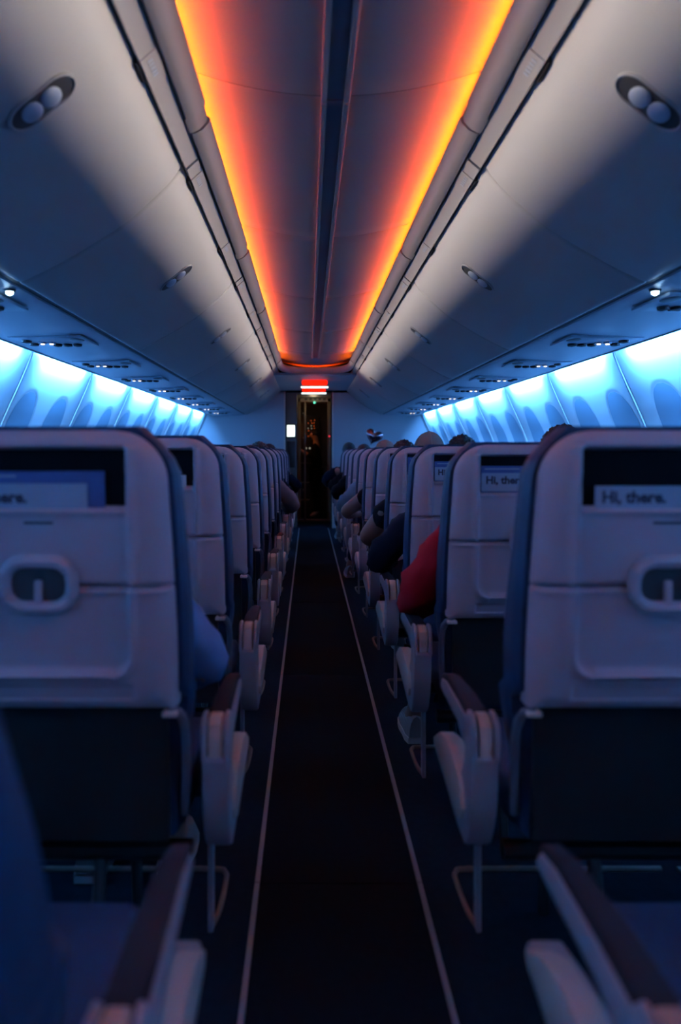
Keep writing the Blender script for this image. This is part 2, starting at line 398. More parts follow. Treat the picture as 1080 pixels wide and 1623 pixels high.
def make_bin(s, L):
    root = empty('overhead_bin')
    n = len(bpf); vs = []; fs = []
    yl = [0.002, 0.003, 0.006, 0.012, 0.02, 0.3*L, L*.5, 0.7*L, L-0.02, L-0.012, L-0.006, L-0.003, L-0.002]
    for y in yl:
        e = min(y, L-y); d = 0.014*(1-math.sqrt(max(0, 1-(1-min((e-0.002)/0.018, 1))**2)))
        for i, p in enumerate(bpf):
            a = bpf[max(i-1, 0)]; b = bpf[min(i+1, n-1)]; t = (b-a).normalized(); nn = Vector((t.y, -t.x, 0))
            if nn.y > 0: nn = -nn
            q = p-nn*d
            vs.append((s*q.x, y, CZ+q.y))
    for j in range(len(yl)-1):
        for i in range(n-1): fs.append((j*n+i, j*n+i+1, (j+1)*n+i+1, (j+1)*n+i))
    # close the ends and back
    b0 = len(vs)
    for y in (0.002, L-0.002): vs.append((s*1.1, y, CZ+0.80)); vs.append((s*0.53, y, CZ+1.0))
    j1 = (len(yl)-1)*n
    fs.append(tuple(range(n))+(b0, b0+1)); fs.append((b0+3, b0+2)+tuple(reversed(range(j1, j1+n))))
    pyd('bin_door', vs, fs, M['bin'], root, ang=50)
    # latch
    i = near_bin(0.648); c = bpf[i]; t = (bpf[i+1]-bpf[i-1]).normalized(); nn = Vector((t.y, -t.x, 0))
    if nn.y > 0: nn = -nn
    T = Vector((s*t.x, 0, t.y)); N = Vector((s*nn.x, 0, nn.y)); Yv = Vector((0, 1, 0)); cc = Vector((s*c.x, L/2, CZ+c.y))
    def pt(u, v, w_): return cc+T*u+Yv*v+N*w_
    out = ring_outline(0, 0, 0.088, 0.048, 0.0478, 10)
    bm = bmesh.new(); prof = [(0.00, -0.002), (0.0, 0.0035), (-0.0035, 0.0045), (-0.006, 0.002), (-0.008, -0.012)]
    rings = []
    for (off, h) in prof:
        rings.append([bm.verts.new(pt(u*(1+off/0.084), v*(1+off/0.048), h)) for (u, v) in out])
    m_ = len(out)
    for a in range(len(rings)-1):
        for k in range(m_): bm.faces.new((rings[a][k], rings[a][(k+1) % m_], rings[a+1][(k+1) % m_], rings[a+1][k]))
    lt = build('latch', bm, M['bin'], root)
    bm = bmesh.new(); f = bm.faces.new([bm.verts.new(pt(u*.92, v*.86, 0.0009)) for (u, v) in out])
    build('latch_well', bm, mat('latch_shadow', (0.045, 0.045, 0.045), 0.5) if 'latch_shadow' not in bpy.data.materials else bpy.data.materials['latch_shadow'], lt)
    R3 = Matrix((T, Yv, N)).transposed()
    bm = bmesh.new()
    ellipsoid(bm, pt(-0.022, 0, 0.003), (0.026, 0.032, 0.010), M3=R3)
    ellipsoid(bm, pt(0.030, 0, 0.003), (0.026, 0.032, 0.010), M3=R3)
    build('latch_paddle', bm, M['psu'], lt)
    # rail above the door, with placards and dark hinge notches
    bm = bmesh.new(); prism = [(0.436, 0.952), (0.438, 0.944), (0.475, 0.912), (0.480, 0.915), (0.481, 0.935), (0.455, 0.960)]
    a = [bm.verts.new((s*p[0], 0.004, CZ+p[1])) for p in prism]; b = [bm.verts.new((s*p[0], L-0.004, CZ+p[1])) for p in prism]
    bm.faces.new(a); bm.faces.new(b[::-1])
    for k in range(6): bm.faces.new((a[k], b[k], b[(k+1) % 6], a[(k+1) % 6]))
    for yy in (0.0, 0.0):
        pass
    bmesh.ops.recalc_face_normals(bm, faces=bm.faces[:])
    slab(bm, s, 0.004, 0.05, -0.004, 0.004)
    rl = build('bin_rail', bm, M['bin'], root)
    for yy in (0.10, 0.97):
        bm = bmesh.new(); slab(bm, s, yy, yy+0.13, -0.003, 0.004)
        pc = build('row_placard', bm, M['bin'], rl)
        bm = bmesh.new()
        for q in range(5): slab(bm, s, yy+0.02+q*0.016, yy+0.029+q*0.016, -0.0040, 0.0, 0.35, 0.65)
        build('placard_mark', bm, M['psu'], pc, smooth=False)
        bm = bmesh.new(); box(bm, min(s*.481, s*.490), max(s*.481, s*.490), yy, yy+0.09, CZ+0.906, CZ+0.93)
        build('hinge_notch', bm, M['dark'], rl, smooth=False)
    return root
bstarts = [-2.49+1.645*k for k in range(8)]
for s in (-1, 1):
    b0 = make_bin(s, 1.645)
    for k, y in enumerate(bstarts):
        o = b0 if k == 0 else copy_tree(b0)
        o.location.y = y
        tag(o, ('white %s overhead bin behind the camera, %s' % (SIDE[s], ['rearmost', 'next to rearmost'][k])) if k < 2 else 'white curved overhead bin on the %s, %s one counted from the camera' % (SIDE[s], ORD[k-2]), 'overhead bin', 'overhead bins on the '+SIDE[s])
    # dark slot behind doors + closing piece at forward end
    bm = bmesh.new(); box(bm, min(s*.4835, s*.55), max(s*.4835, s*.55), Y0, 10.66, CZ+0.93, CZ+0.95)
    tag(build('trim_%d' % (110+(s+1)//2), bm, M['dark'], smooth=False), kind='structure')
    bm = bmesh.new(); v0 = []
    for y in (10.668, YE+0.01):
        v0.append([bm.verts.new((s*p.x, y, CZ+p.y)) for p in bpf])
    for i in range(len(bpf)-1): bm.faces.new((v0[0][i], v0[0][i+1], v0[1][i+1], v0[1][i]))
    tag(build('trim_%d' % (112+(s+1)//2), bm, M['bin']), kind='structure')
# ================================================================== service panels under the bins
for s in (-1, 1):
    # dark slot between bin and panel
    bm = bmesh.new(); box(bm, min(s*1.012, s*1.065), max(s*1.012, s*1.065), Y0, YE, CZ+0.552, CZ+0.575)
    tag(build('trim_%d' % (114+(s+1)//2), bm, M['dark'], smooth=False), kind='structure')
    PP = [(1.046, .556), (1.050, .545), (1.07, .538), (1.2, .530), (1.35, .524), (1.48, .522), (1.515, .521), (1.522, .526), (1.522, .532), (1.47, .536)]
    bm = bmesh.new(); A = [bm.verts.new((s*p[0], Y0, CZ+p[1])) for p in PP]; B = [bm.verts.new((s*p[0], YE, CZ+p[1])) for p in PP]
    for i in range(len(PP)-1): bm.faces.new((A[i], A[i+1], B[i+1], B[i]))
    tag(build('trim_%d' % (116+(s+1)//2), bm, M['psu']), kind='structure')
    bm = bmesh.new(); box(bm, min(s*1.505, s*1.512), max(s*1.505, s*1.512), Y0, YE, CZ+0.516, CZ+0.522)
    tag(build('trim_%d' % (118+(s+1)//2), bm, M['white'], smooth=False), kind='structure')
def disc(name, x, y, z, rx, ry, h, m, parent, n=20, dome=0.0):
    bm = bmesh.new()
    top = [bm.verts.new((x+rx*math.cos(2*math.pi*k/n), y+ry*math.sin(2*math.pi*k/n), z)) for k in range(n)]
    bot = [bm.verts.new((x+rx*.9*math.cos(2*math.pi*k/n), y+ry*.9*math.sin(2*math.pi*k/n), z-h)) for k in range(n)]
    for k in range(n): bm.faces.new((top[k], top[(k+1) % n], bot[(k+1) % n], bot[k]))
    c = bm.verts.new((x, y, z-h-dome))
    for k in range(n): bm.faces.new((bot[k], bot[(k+1) % n], c))
    return build(name, bm, m, parent)
def make_psu(s):
    r = empty('service_unit'); zb = CZ+0.527
    bm = bmesh.new(); box(bm, min(s*1.12, s*1.46), max(s*1.12, s*1.46), -0.15, 0.15, zb-0.008, zb+0.004, 0.004)
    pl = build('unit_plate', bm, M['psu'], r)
    z = zb-0.0078
    disc('speaker_grille', s*1.16, -0.075, z, 0.032, 0.055, 0.002, M['black'], r)
    for k in range(3): disc('air_vent', s*(1.20+0.048*k), 0.065, z, 0.021, 0.026, 0.010, M['dark'], r, dome=0.004)
    for k in range(3): disc('call_button', s*(1.22+0.03*k), 0.12, z, 0.008, 0.008, 0.004, M['black'], r)
    disc('air_vent', s*1.405, 0.05, z, 0.022, 0.032, 0.009, M['dark'], r, dome=0.004)
    disc('air_vent', s*1.405, -0.05, z, 0.022, 0.032, 0.009, M['dark'], r, dome=0.004)
    for k in range(2):
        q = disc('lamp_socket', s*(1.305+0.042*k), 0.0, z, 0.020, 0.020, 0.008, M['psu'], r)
        disc('reading_lamp', s*(1.305+0.042*k), 0.0, z-0.0075, 0.0095, 0.008, 0.005, M['warm_em'], q)
    return r
for s in (-1, 1):
    p0 = make_psu(s); n = 0
    for k in range(12):
        y = 1.72+0.945*(k-1) if k else -0.2
        if k and y > 11: continue
        o = p0 if k == 0 else copy_tree(p0)
        o.location.y = y
        tag(o, 'overhead service unit with lit reading lamps on the %s, %s' % (SIDE[s], 'behind the camera' if k == 0 else ORD[k-1]+' from the camera'), 'service unit', 'service units on the '+SIDE[s])
    t = empty('spot_lamp', (s*1.075, 2.52, CZ+0.535), 'small bright cool spot lamp at the %s bin edge' % SIDE[s], 'lamp')
    disc('socket', 0, 0, 0.004, 0.020, 0.020, 0.008, M['black'], t); disc('lens', 0, 0, -0.0045, 0.013, 0.013, 0.008, M['cool_em'], t, dome=0.006)
    point('spot_glow', (s*1.075, 2.52, CZ+0.505), 0.03, (0.2, 0.5, 1.0), 0.01)
# ================================================================== forward wall and galley
OX0, OX1 = -0.435, 0.285
def outline_wall(x_in, s):
    return
for s in (-1, 1):
    xin = OX0 if s < 0 else OX1
    zs = [0.0, .1, .35, .7, .95, 1.12, 1.27, 1.40, 1.52, 1.65, 1.74]
    bm = bmesh.new()
    fr = [(xin, YE, 0)]+[(s*(wall_x(z)+0.02), YE, z) for z in zs]+[(s*1.3, YE, 1.9), (s*0.6, YE, 2.2), (xin, YE, 2.2)]
    A = [bm.verts.new(p) for p in fr]; B = [bm.verts.new((p[0], p[1]+0.05, p[2])) for p in fr]
    bm.faces.new(A); bm.faces.new(B[::-1])
    for i in range(len(A)): bm.faces.new((A[i], A[(i+1) % len(A)], B[(i+1) % len(A)], B[i]))
    tag(build('wall_front_'+SIDE[s], bm, M['bulk'], smooth=False), kind='structure')
    bm = bmesh.new(); box(bm, xin-0.012, xin+0.012, YE-0.012, YE+0.03, 0, 2.04, 0.004)
    tag(build('trim_%d' % (121+s), bm, M['beige']), kind='structure')
    bm = bmesh.new(); box(bm, xin-s*0.022-0.008, xin-s*0.022+0.008, YE-0.008, YE+0.04, 0, 2.04, 0.002)
    tag(build('trim_%d' % (124+s), bm, M['dark']), kind='structure')
bm = bmesh.new(); box(bm, OX0, OX1, YE+0.0, YE+0.05, 2.015, 2.07)
tag(build('wall_front', bm, M['galley'], smooth=False), kind='structure')
# vestibule: left cabinet with crew screen, right cabinet, doorway at y = 12.5
bm = bmesh.new(); box(bm, OX0+.01, -0.255, 11.45, 12.5, 0, 2.02, 0.004, 1)
t = build('crew_cabinet', bm, M['galley'], smooth=False); tag(t, 'narrow grey-brown cabinet left of the far doorway carrying the lit screen', 'cabinet')
bm = bmesh.new(); box(bm, OX0+.02, -0.27, 11.415, 11.45, 1.34, 1.56, 0.008)
t = build('crew_screen', bm, M['black']); tag(t, 'small glowing white-green crew control screen on the narrow cabinet', 'screen')
bm = bmesh.new(); box(bm, OX0+.035, -0.285, 11.408, 11.416, 1.37, 1.54, 0.002); build('display', bm, M['white_em'], t)
bm = bmesh.new(); box(bm, -0.41, -0.28, 11.445, 11.45, 0.9, 1.30, 0.002); tag(build('stowage_door', bm, M['black']), 'black stowage door set low in the narrow cabinet', 'cabinet door')
dr = tag(bpy.data.objects.new('door_1', None), kind='structure'); C.objects.link(dr)
bm = bmesh.new(); box(bm, 0.235, 0.30, 12.44, 12.52, 0, 2.02, 0.006); build('door_frame', bm, mat('tan_frame', (0.30, 0.22, 0.14), 0.5), dr)
bm = bmesh.new(); box(bm, -0.255, -0.205, 12.44, 12.52, 0, 2.02, 0.006); build('door_frame', bm, bpy.data.materials['tan_frame'], dr)
bm = bmesh.new(); box(bm, -0.255, 0.30, 12.44, 12.52, 1.96, 2.06, 0.004); hd = build('door_header', bm, M['beige'], dr)
for k in range(5):
    bm = bmesh.new(); box(bm, -0.14+0.075*k, -0.095+0.075*k, 12.436, 12.441, 1.985, 2.025, 0.002); build('vent_slot', bm, M['galley'], hd)
bm = bmesh.new(); box(bm, -0.15, -0.118, 12.36, 12.42, 0.02, 1.95, 0.006)
for z in (0.5, 1.1, 1.35, 1.75): box(bm, -0.175, -0.15, 12.37, 12.41, z, z+0.03, 0.003)
t = build('door_edge_pole', bm, M['steel']); tag(t, 'upright metal edge of the open galley door with hinges', 'door edge')
bm = bmesh.new(); box(bm, -0.25, 0.29, 12.40, 12.50, 0.0, 0.03, 0.004)
t = build('door_sill', bm, M['steel']); tag(t, 'low metal sill across the far doorway', 'sill')
bm = bmesh.new(); ellipsoid(bm, (0.02, 12.41, 1.945), (0.018, 0.012, 0.018)); t = build('indicator_lamp', bm, M['green_em']); tag(t, 'small green indicator lamp under the doorway header', 'lamp')
bm = bmesh.new(); box(bm, 0.255, 0.275, 12.425, 12.44, 1.385, 1.405, 0.003); t = build('door_status_light', bm, M['led_red']); tag(t, 'tiny red status light on the right door frame', 'light')
bm = bmesh.new(); box(bm, -0.5, 0.5, 14.15, 14.2, 0, 2.05); tag(build('wall_galley_end', bm, M['galley'], smooth=False), kind='structure')
for s in (-1, 1):
    bm = bmesh.new(); box(bm, min(s*.5, s*.55), max(s*.5, s*.55), 11.36, 14.2, 0, 2.05); tag(build('wall_galley_'+SIDE[s], bm, M['galley'], smooth=False), kind='structure')
# control panel with rows of lights
cp = empty('control_panel', (0, 13.4, 0), 'dark panel of small red and amber lights beyond the far doorway', 'control panel')
bm = bmesh.new(); box(bm, -0.45, 0.12, 0, 0.06, 0.95, 1.78, 0.01); pb = build('panel_board', bm, M['black'], cp)
for j in range(7):
    for k in range(4):
        if random.random() < 0.25: continue
        m = random.choice([M['led_org'], M['led_red'], M['led_dim'], M['led_org']])
        bm = bmesh.new(); ellipsoid(bm, (-0.13+0.052*k+random.uniform(-.008, .008), -0.004, 1.42+0.045*j+random.uniform(-.008, .008)), (0.008, 0.006, 0.009), 8, 6)
        build('indicator', bm, bpy.data.materials['amber_led' if m is M['led_org'] else 'dim_white_led'] if j < 6 else M['led_org'], cp)
for k in range(3):
    bm = bmesh.new(); ellipsoid(bm, (-0.12+0.065*k, -0.02, 1.20), (0.016, 0.02, 0.016), 10, 8); build('knob', bm, M['led_dim'], cp)
bm = bmesh.new(); box(bm, -0.46, 0.46, 12.95, 13.40, 0.9, 0.94, 0.006); t = build('galley_counter', bm, M['black']); tag(t, 'black counter ledge below the far light panel', 'counter')
bm = bmesh.new(); box(bm, -0.46, -0.02, 13.05, 13.38, 0, 0.9, 0.006)
cc_ = build('galley_cart', bm, M['black']); tag(cc_, 'dark galley cart under the far counter', 'cart')
for z in (0.3, 0.6):
    bm = bmesh.new(); box(bm, -0.30, -0.06, 13.035, 13.05, z, z+0.02, 0.003); build('cart_handle', bm, M['steel'], cc_)
point('galley_glow', (-0.36, 12.72, 1.60), 1.3, (1.0, 0.28, 0.05), 0.05)
point('vestibule_fill', (0.0, 12.0, 1.98), 0.9, (1.0, 0.75, 0.45), 0.08)  # unseen fill light, added to brighten the door frame and header
# exit signs
for (y, z1, z0, lab, lz) in ((9.65, CZ+0.905, CZ+0.838, 'red glowing exit sign hanging from the vestibule ceiling, the nearer one', CZ+0.815), (10.95, CZ+0.905, CZ+0.86, 'second red glowing sign just above the far opening', CZ+0.838)):
    r = empty('exit_sign', (0.0, y, 0), lab, 'exit sign', 'glowing ceiling signs')
    hw = 0.165 if y < 10 else 0.17
    bm = bmesh.new()
    out = ring_outline(0.0, (z0+z1)/2, hw, (z1-z0)/2, 0.028 if y < 10 else .018, 8)
    a = [bm.verts.new((p[0], -0.02, p[1])) for p in out]; b = [bm.verts.new((p[0], 0.02, p[1])) for p in out]
    bm.faces.new(a); bm.faces.new(b[::-1])
    for k in range(len(a)): bm.faces.new((a[k], b[k], b[(k+1) % len(a)], a[(k+1) % len(a)]))
    build('sign_face', bm, M['red_em'], r)
    bm = bmesh.new(); box(bm, -hw-0.01, hw+0.01, -0.025, 0.03, z0-0.014, z0-0.001, 0.002); build('sign_bezel', bm, M['black'], r)
    bm = bmesh.new(); tube(bm, [(-hw-0.008, -0.005, lz), (hw+0.008, -0.005, lz)], 0.012 if y < 10 else 0.013); build('light_tube', bm, M['white_em'], r)
point('sign_glow', (0.0, 9.5, CZ+0.80), 0.35, (1.0, 0.05, 0.03), 0.08)
# ================================================================== seats
ZB, ZT = 0.670, 1.168
def hw_at(z, W):
    t = (z-ZB)/(ZT-ZB); w_ = W-0.006-0.026*max(0, t-.15)**1.6
    r = 0.085
    if z > ZT-r: w_ -= r-math.sqrt(max(0, r*r-(z-(ZT-r))**2))
    return w_
PW = 0.155; RZ = 0.735
def shell_depth(x, z, W):
    hw = hw_at(z, W); e = min(hw-abs(x), ZT-z+0.004, (z-ZB)+0.006)
    d = 0.030*math.sqrt(max(0.0, 1-(1-min(max(e, 0)/0.045, 1))**2))
    ax = abs(x)
    # literature pocket
    pk = min(PW-ax, 1.137-z, z-1.031)
    if pk > -0.004:
        d -= 0.027*ss(-0.003, 0.003, pk)
    # U shaped ridge bordering the tray
    cxr, czr, r = PW+0.005-0.035, RZ+0.035, 0.035
    if z > czr: q = abs(ax-(PW+0.010))
    elif ax < cxr: q = abs(z-RZ)
    else: q = abs(math.hypot(ax-cxr, z-czr)-r-0.004)
    if z < 1.139: d += 0.0105*math.exp(-(q/0.0085)**2)
    if z < 1.031: # tray surface sits a bit lower
        inside = (ax < PW and z > czr) or (z > RZ and ax < cxr) or (math.hypot(max(ax-cxr, 0), min(z-czr, 0)) < r)
        if inside: d -= 0.005
        # lip of pocket
        d += 0.005*math.exp(-((z-1.026)/0.006)**2)*(1 if ax < PW else 0)
    # slot below
    if 0.686 < z < 0.716 and ax < PW+0.01:
        d -= 0.006*ss(0, 0.004, min(z-0.686, 0.716-z, PW+0.01-ax))
    # seam
    g = z-0.893
    d -= 0.017*math.exp(-(g/0.0042)**2)
    d += 0.005*math.exp(-((g+0.009)/0.004)**2)
    return d
def make_shell(W, root):
    nz, nx = 150, 150; grid = []
    for j in range(nz+1):
        z = ZB+(ZT-ZB)*j/nz; hw = hw_at(z, W); row = []
        for i in range(nx+1):
            x = hw*(2*i/nx-1); row.append((x, -shell_depth(x, z, W)-0.085*(z-ZB), z))
        grid.append(row)
    def sub(cond, name, mtl, rim=False):
        idx = {}; vs = []; fs = []
        def vid(j, i):
            if (j, i) not in idx: idx[(j, i)] = len(vs); vs.append(grid[j][i])
            return idx[(j, i)]
        for j in range(nz):
            for i in range(nx):
                x = (grid[j][i][0]+grid[j+1][i+1][0])/2; z = (grid[j][i][2]+grid[j+1][i+1][2])/2
                if cond(x, z): fs.append((vid(j, i), vid(j, i+1), vid(j+1, i+1), vid(j+1, i)))
        if rim:
            bd = [(j, 0) for j in range(nz+1)]+[(nz, i) for i in range(1, nx+1)]+[(j, nx) for j in range(nz-1, -1, -1)]+[(0, i) for i in range(nx-1, 0, -1)]
            b0 = len(vs)
            for (j, i) in bd: p = grid[j][i]; vs.append((p[0], p[1]+0.03, p[2]))
            m_ = len(bd)
            for k in range(m_): fs.append((vid(*bd[k]), b0+k, b0+(k+1) % m_, vid(*bd[(k+1) % m_])))
        return pyd(name, vs, fs, mtl, root, ang=70)
    tray = lambda x, z: abs(x) < PW and RZ < z < 1.031
    pocket = lambda x, z: abs(x) < PW-0.002 and 1.034 < z < 1.134
    sub(lambda x, z: not tray(x, z) and not pocket(x, z), 'back_shell', M['shell'], True)
    sub(tray, 'tray_table', M['shell'])
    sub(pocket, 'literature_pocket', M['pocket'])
    # latch handle
    yb = -0.030-0.085*(0.898-ZB)
    out = ring_outline(0, 0.898, 0.060, 0.041, 0.036, 8)
    bm = bmesh.new(); tube(bm, [(p[0], yb-0.004+0.085*(0.898-p[1]), p[1]) for p in out], 0.0125, 8, closed=True)
    lt = build('tray_latch', bm, M['shell'], root)
    bm = bmesh.new(); bm.faces.new([bm.verts.new((p[0]*0.97, yb+0.0005+0.085*(0.898-p[1]), 0.898+(p[1]-.898)*.97)) for p in out]); build('latch_recess', bm, mat('latch_recess', (0.03, 0.03, 0.035), 0.6) if 'latch_recess' not in bpy.data.materials else bpy.data.materials['latch_recess'], lt)
    bm = bmesh.new(); box(bm, -0.007, 0.007, yb-0.010, yb+0.001, 0.866, 0.906, 0.003); build('latch_tab', bm, M['shell'], lt)
    bm = bmesh.new(); yy = -0.0255-0.085*(1.006-ZB); box(bm, -0.026, 0.026, yy-0.0012, yy+0.002, 1.004, 1.0085); build('placard', bm, bpy.data.materials['latch_recess'], root, smooth=False)
def make_seat(kind, s):
    """kind 'aisle' or 'inner'; s = side of the aisle; aisle face lies at local x = -s*(0.56-0.23)"""
    W = 0.245 if kind == 'aisle' else 0.215
    root = empty('airline_seat')
    make_shell(W, root)
    # back cushion (navy), wraps round the shell
    nz, nx = 26, 16
    def cush_w(z):
        if z > ZB: return hw_at(min(z, ZT+0.0), W)+0.010
        return W+0.002+0.02*ss(ZB, 0.5, z)*-1
    vs = []; fs = []; ring = []
    for j in range(nz+1):
        z = 0.44+(ZT+0.008-0.44)*j/nz
        zz = min(z, ZT-0.0005); hw = cush_w(zz)
        if z > ZT-0.001: hw = cush_w(ZT-0.004)
        y0 = 0.007-0.085*(z-ZB) if z > ZB else 0.062; th = 0.085+0.045*math.exp(-((z-0.78)/0.14)**2)
        if z > ZT-0.05: th *= 0.75
        sec = [(-hw, y0), (-hw-0.006, y0+0.02), (-hw-0.006, y0+th*.75), (-hw+0.02, y0+th), (-hw+0.06, y0+th*0.96), (0, y0+th*.86), (hw-0.06, y0+th*0.96), (hw-0.02, y0+th), (hw+0.006, y0+th*.75), (hw+0.006, y0+0.02), (hw, y0)]
        ring.append(len(vs)); vs += [(p[0], p[1], z) for p in sec]
    m_ = 11
    for j in range(nz):
        for k in range(m_): fs.append((ring[j]+k, ring[j]+(k+1) % m_, ring[j+1]+(k+1) % m_, ring[j+1]+k))
    fs.append(tuple(range(m_))[::-1]); fs.append(tuple(ring[-1]+k for k in range(m_)))
    pyd('back_cushion', vs, fs, M['navy'], root, ang=60)
    # seat cushion
    bm = bmesh.new(); prism_x(bm, [(0.06, 0.40), (0.06, 0.475), (0.12, 0.47), (0.30, 0.462), (0.46, 0.478), (0.515, 0.470), (0.535, 0.44), (0.52, 0.39), (0.46, 0.375), (0.2, 0.37)], -W+0.015, W-0.015, 0.018, 3)
    build('seat_cushion', bm, M['navy'], root)
    # lower back cover and frame
    bm = bmesh.new(); prism_x(bm, [(0.022, 0.665), (0.045, 0.40), (0.060, 0.40), (0.040, 0.665)], -W+0.03, W-0.03, 0.004)
    build('lower_back_cover', bm, M['black'], root)
    for q in (-1, 1):
        bm = bmesh.new()
        tube(bm, smoothpath([(q*(W-0.022), -0.012, 0.660), (q*(W-0.004), 0.0, 0.655), (q*(W+0.004), 0.02, 0.62), (q*(W+0.003), 0.04, 0.55), (q*(W-0.005), 0.07, 0.44)], 4), 0.009, 8)
        fb = build('frame_bracket', bm, M['bracket'], root)
        bm = bmesh.new(); box(bm, q*(W-0.018)-0.014, q*(W-0.018)+0.014, -0.024, 0.004, 0.654, 0.664, 0.003); build('hinge_cap', bm, M['beige'], fb)
    # under-seat structure
    bm = bmesh.new(); tube(bm, [(-W, 0.14, 0.335), (W, 0.14, 0.335)], 0.02, 10); tube(bm, [(-W, 0.42, 0.335), (W, 0.42, 0.335)], 0.02, 10)
    build('seat_beam', bm, M['black'], root)
    lx = [-s*0.06] if kind == 'aisle' else [0.12]
    for x in lx:
        for pts in ([(x, 0.42, 0.33), (x, 0.47, 0.012)], [(x, 0.14, 0.33), (x, 0.05, 0.012)]):
            bm = bmesh.new(); tube(bm, pts, 0.014, 8); build('leg', bm, M['black'], root)
    bm = bmesh.new(); tube(bm, [(-W, 0.50, 0.10), (W, 0.50, 0.10)], 0.007, 8); build('baggage_bar', bm, M['steel'], root)
    # armrests
    def arm(xc, wd, name, aisle):
        half = wd/2
        a = [(0.06, 0.587), (0.075, 0.608), (0.20, 0.612), (0.36, 0.606), (0.425, 0.594), (0.445, 0.577), (0.44, 0.565), (0.40, 0.562), (0.20, 0.568), (0.10, 0.547), (0.065, 0.562)]
        bm = bmesh.new(); prism_x(bm, a, xc-half, xc+half, 0.006)
        ar = build(name, bm, M['trim'], root)
        pd = [(0.065, 0.602), (0.085, 0.622), (0.20, 0.626), (0.36, 0.620), (0.43, 0.604), (0.448, 0.584), (0.43, 0.590), (0.36, 0.602), (0.2, 0.607), (0.1, 0.603)]
        bm = bmesh.new(); prism_x(bm, pd, xc-half+0.004, xc+half-0.004, 0.006, 3); build('arm_pad', bm, M['pad'], ar)
        for ob in (ar, ar.children[0]):
            for v in ob.data.vertices:
                k_ = 1-0.34*ss(0.10, 0.44, v.co.y); v.co.x = xc+(v.co.x-xc)*k_
        # hub
        bm = bmesh.new()
        b = [(0.040, 0.551), (0.034, 0.586), (0.042, 0.616), (0.062, 0.631), (0.085, 0.629), (0.105, 0.611), (0.11, 0.576), (0.10, 0.551)]
        prism_x(bm, b, xc-half*0.50, xc+half*0.50, 0.004); build('pivot_hub', bm, M['beige'], ar)
        for q in (-1, 1):
            bm = bmesh.new(); b2 = [(y_-(.004 if y_ < .07 else -.004), z_+(0.003 if z_ > .58 else -0.003)) for (y_, z_) in b]
            x1 = xc+q*half*0.62; x2 = xc+q*(half+0.001); prism_x(bm, b2, min(x1, x2), max(x1, x2), 0.005); build('hub_cheek', bm, M['trim'], ar)
        return ar
    if kind == 'aisle':
        xa = -s*(0.56-0.258)
        arm(xa, 0.052, 'aisle_armrest', True)
        arm(s*0.245, 0.034, 'armrest', False)
        # side panel: J shape
        J = smoothpath([(0.040, 0.555, 0), (0.046, 0.49, 0), (0.062, 0.43, 0), (0.095, 0.372, 0), (0.125, 0.352, 0)], 5)
        J = [(p.x, p.y) for p in J]+[(0.20, 0.360), (0.33, 0.383), (0.455, 0.408), (0.468, 0.420), (0.466, 0.440), (0.455, 0.452), (0.36, 0.470)]
        J += [(p.x, p.y) for p in smoothpath([(0.27, 0.478, 0), (0.20, 0.470, 0), (0.155, 0.488, 0), (0.125, 0.520, 0), (0.112, 0.555, 0)], 5)]
        bm = bmesh.new(); prism_x(bm, J, xa-0.026, xa+0.026, 0.007)
        sp = build('side_panel', bm, M['trim'], root)
        xf = xa-s*0.0265
        I = [(p.x, p.y) for p in smoothpath([(0.105, 0.43, 0), (0.120, 0.405, 0), (0.15, 0.398, 0)], 4)]+[(0.30, 0.415), (0.425, 0.432), (0.440, 0.450), (0.36, 0.490), (0.27, 0.508), (0.20, 0.500)]+[(p.x, p.y) for p in smoothpath([(0.15, 0.488, 0), (0.12, 0.47, 0), (0.105, 0.43, 0)], 4)][:-1]
        bm = bmesh.new(); prism_x(bm, I, min(xf-s*0.008, xf+s*0.03), max(xf-s*0.008, xf+s*0.03), 0.005); build('panel_inset', bm, M['beige'], sp)
        bm = bmesh.new(); box(bm, xa-0.025, xa+0.025, 0.038, 0.060, 0.548, 0.558, 0.003); build('panel_cap', bm, M['shell'], sp)
        xl = -s*(0.56-0.295)
        bm = bmesh.new(); box(bm, xl-0.006, xl+0.006, 0.262, 0.292, 0.09, 0.375, 0.003); build('leg_strut', bm, M['trim'], root)
        bm = bmesh.new(); tube(bm, smoothpath([(xl, 0.28, 0.095), (xl-s*0.012, 0.33, 0.10), (xl-s*0.014, 0.44, 0.10), (xl-s*0.008, 0.485, 0.10), (xl+s*0.03, 0.50, 0.10), (0, 0.50, 0.10)], 5), 0.0065, 8); build('baggage_bar_end', bm, M['steel'], root)
    else:
        arm(s*0.224, 0.034, 'armrest', False)
    return root
protos = {}
PITCH = 0.79; D1 = 1.40
SX = {'aisle': 0.56, 'middle': 1.062, 'window': 1.54}
for s in (-1, 1):
    protos[('aisle', s)] = [make_seat('aisle', s), 0]; protos[('inner', s)] = [make_seat('inner', s), 0]
def row_y(i): return D1+PITCH*(i-1)
for i in range(0, 12):
    for s in (-1, 1):
        for pos in ('aisle', 'middle', 'window'):
            k = ('aisle' if pos == 'aisle' else 'inner', s); pr = protos[k]
            o = pr[0] if pr[1] == 0 else copy_tree(pr[0]); pr[1] += 1
            o.location = (s*SX[pos], row_y(i), 0)
            o.scale.z = 1.0
            tag(o, 'navy %s seat with pale grey back shell, %s row from camera, %s of aisle' % (pos, ORD[i], SIDE[s]), 'airline seat', 'airline seats in rows')
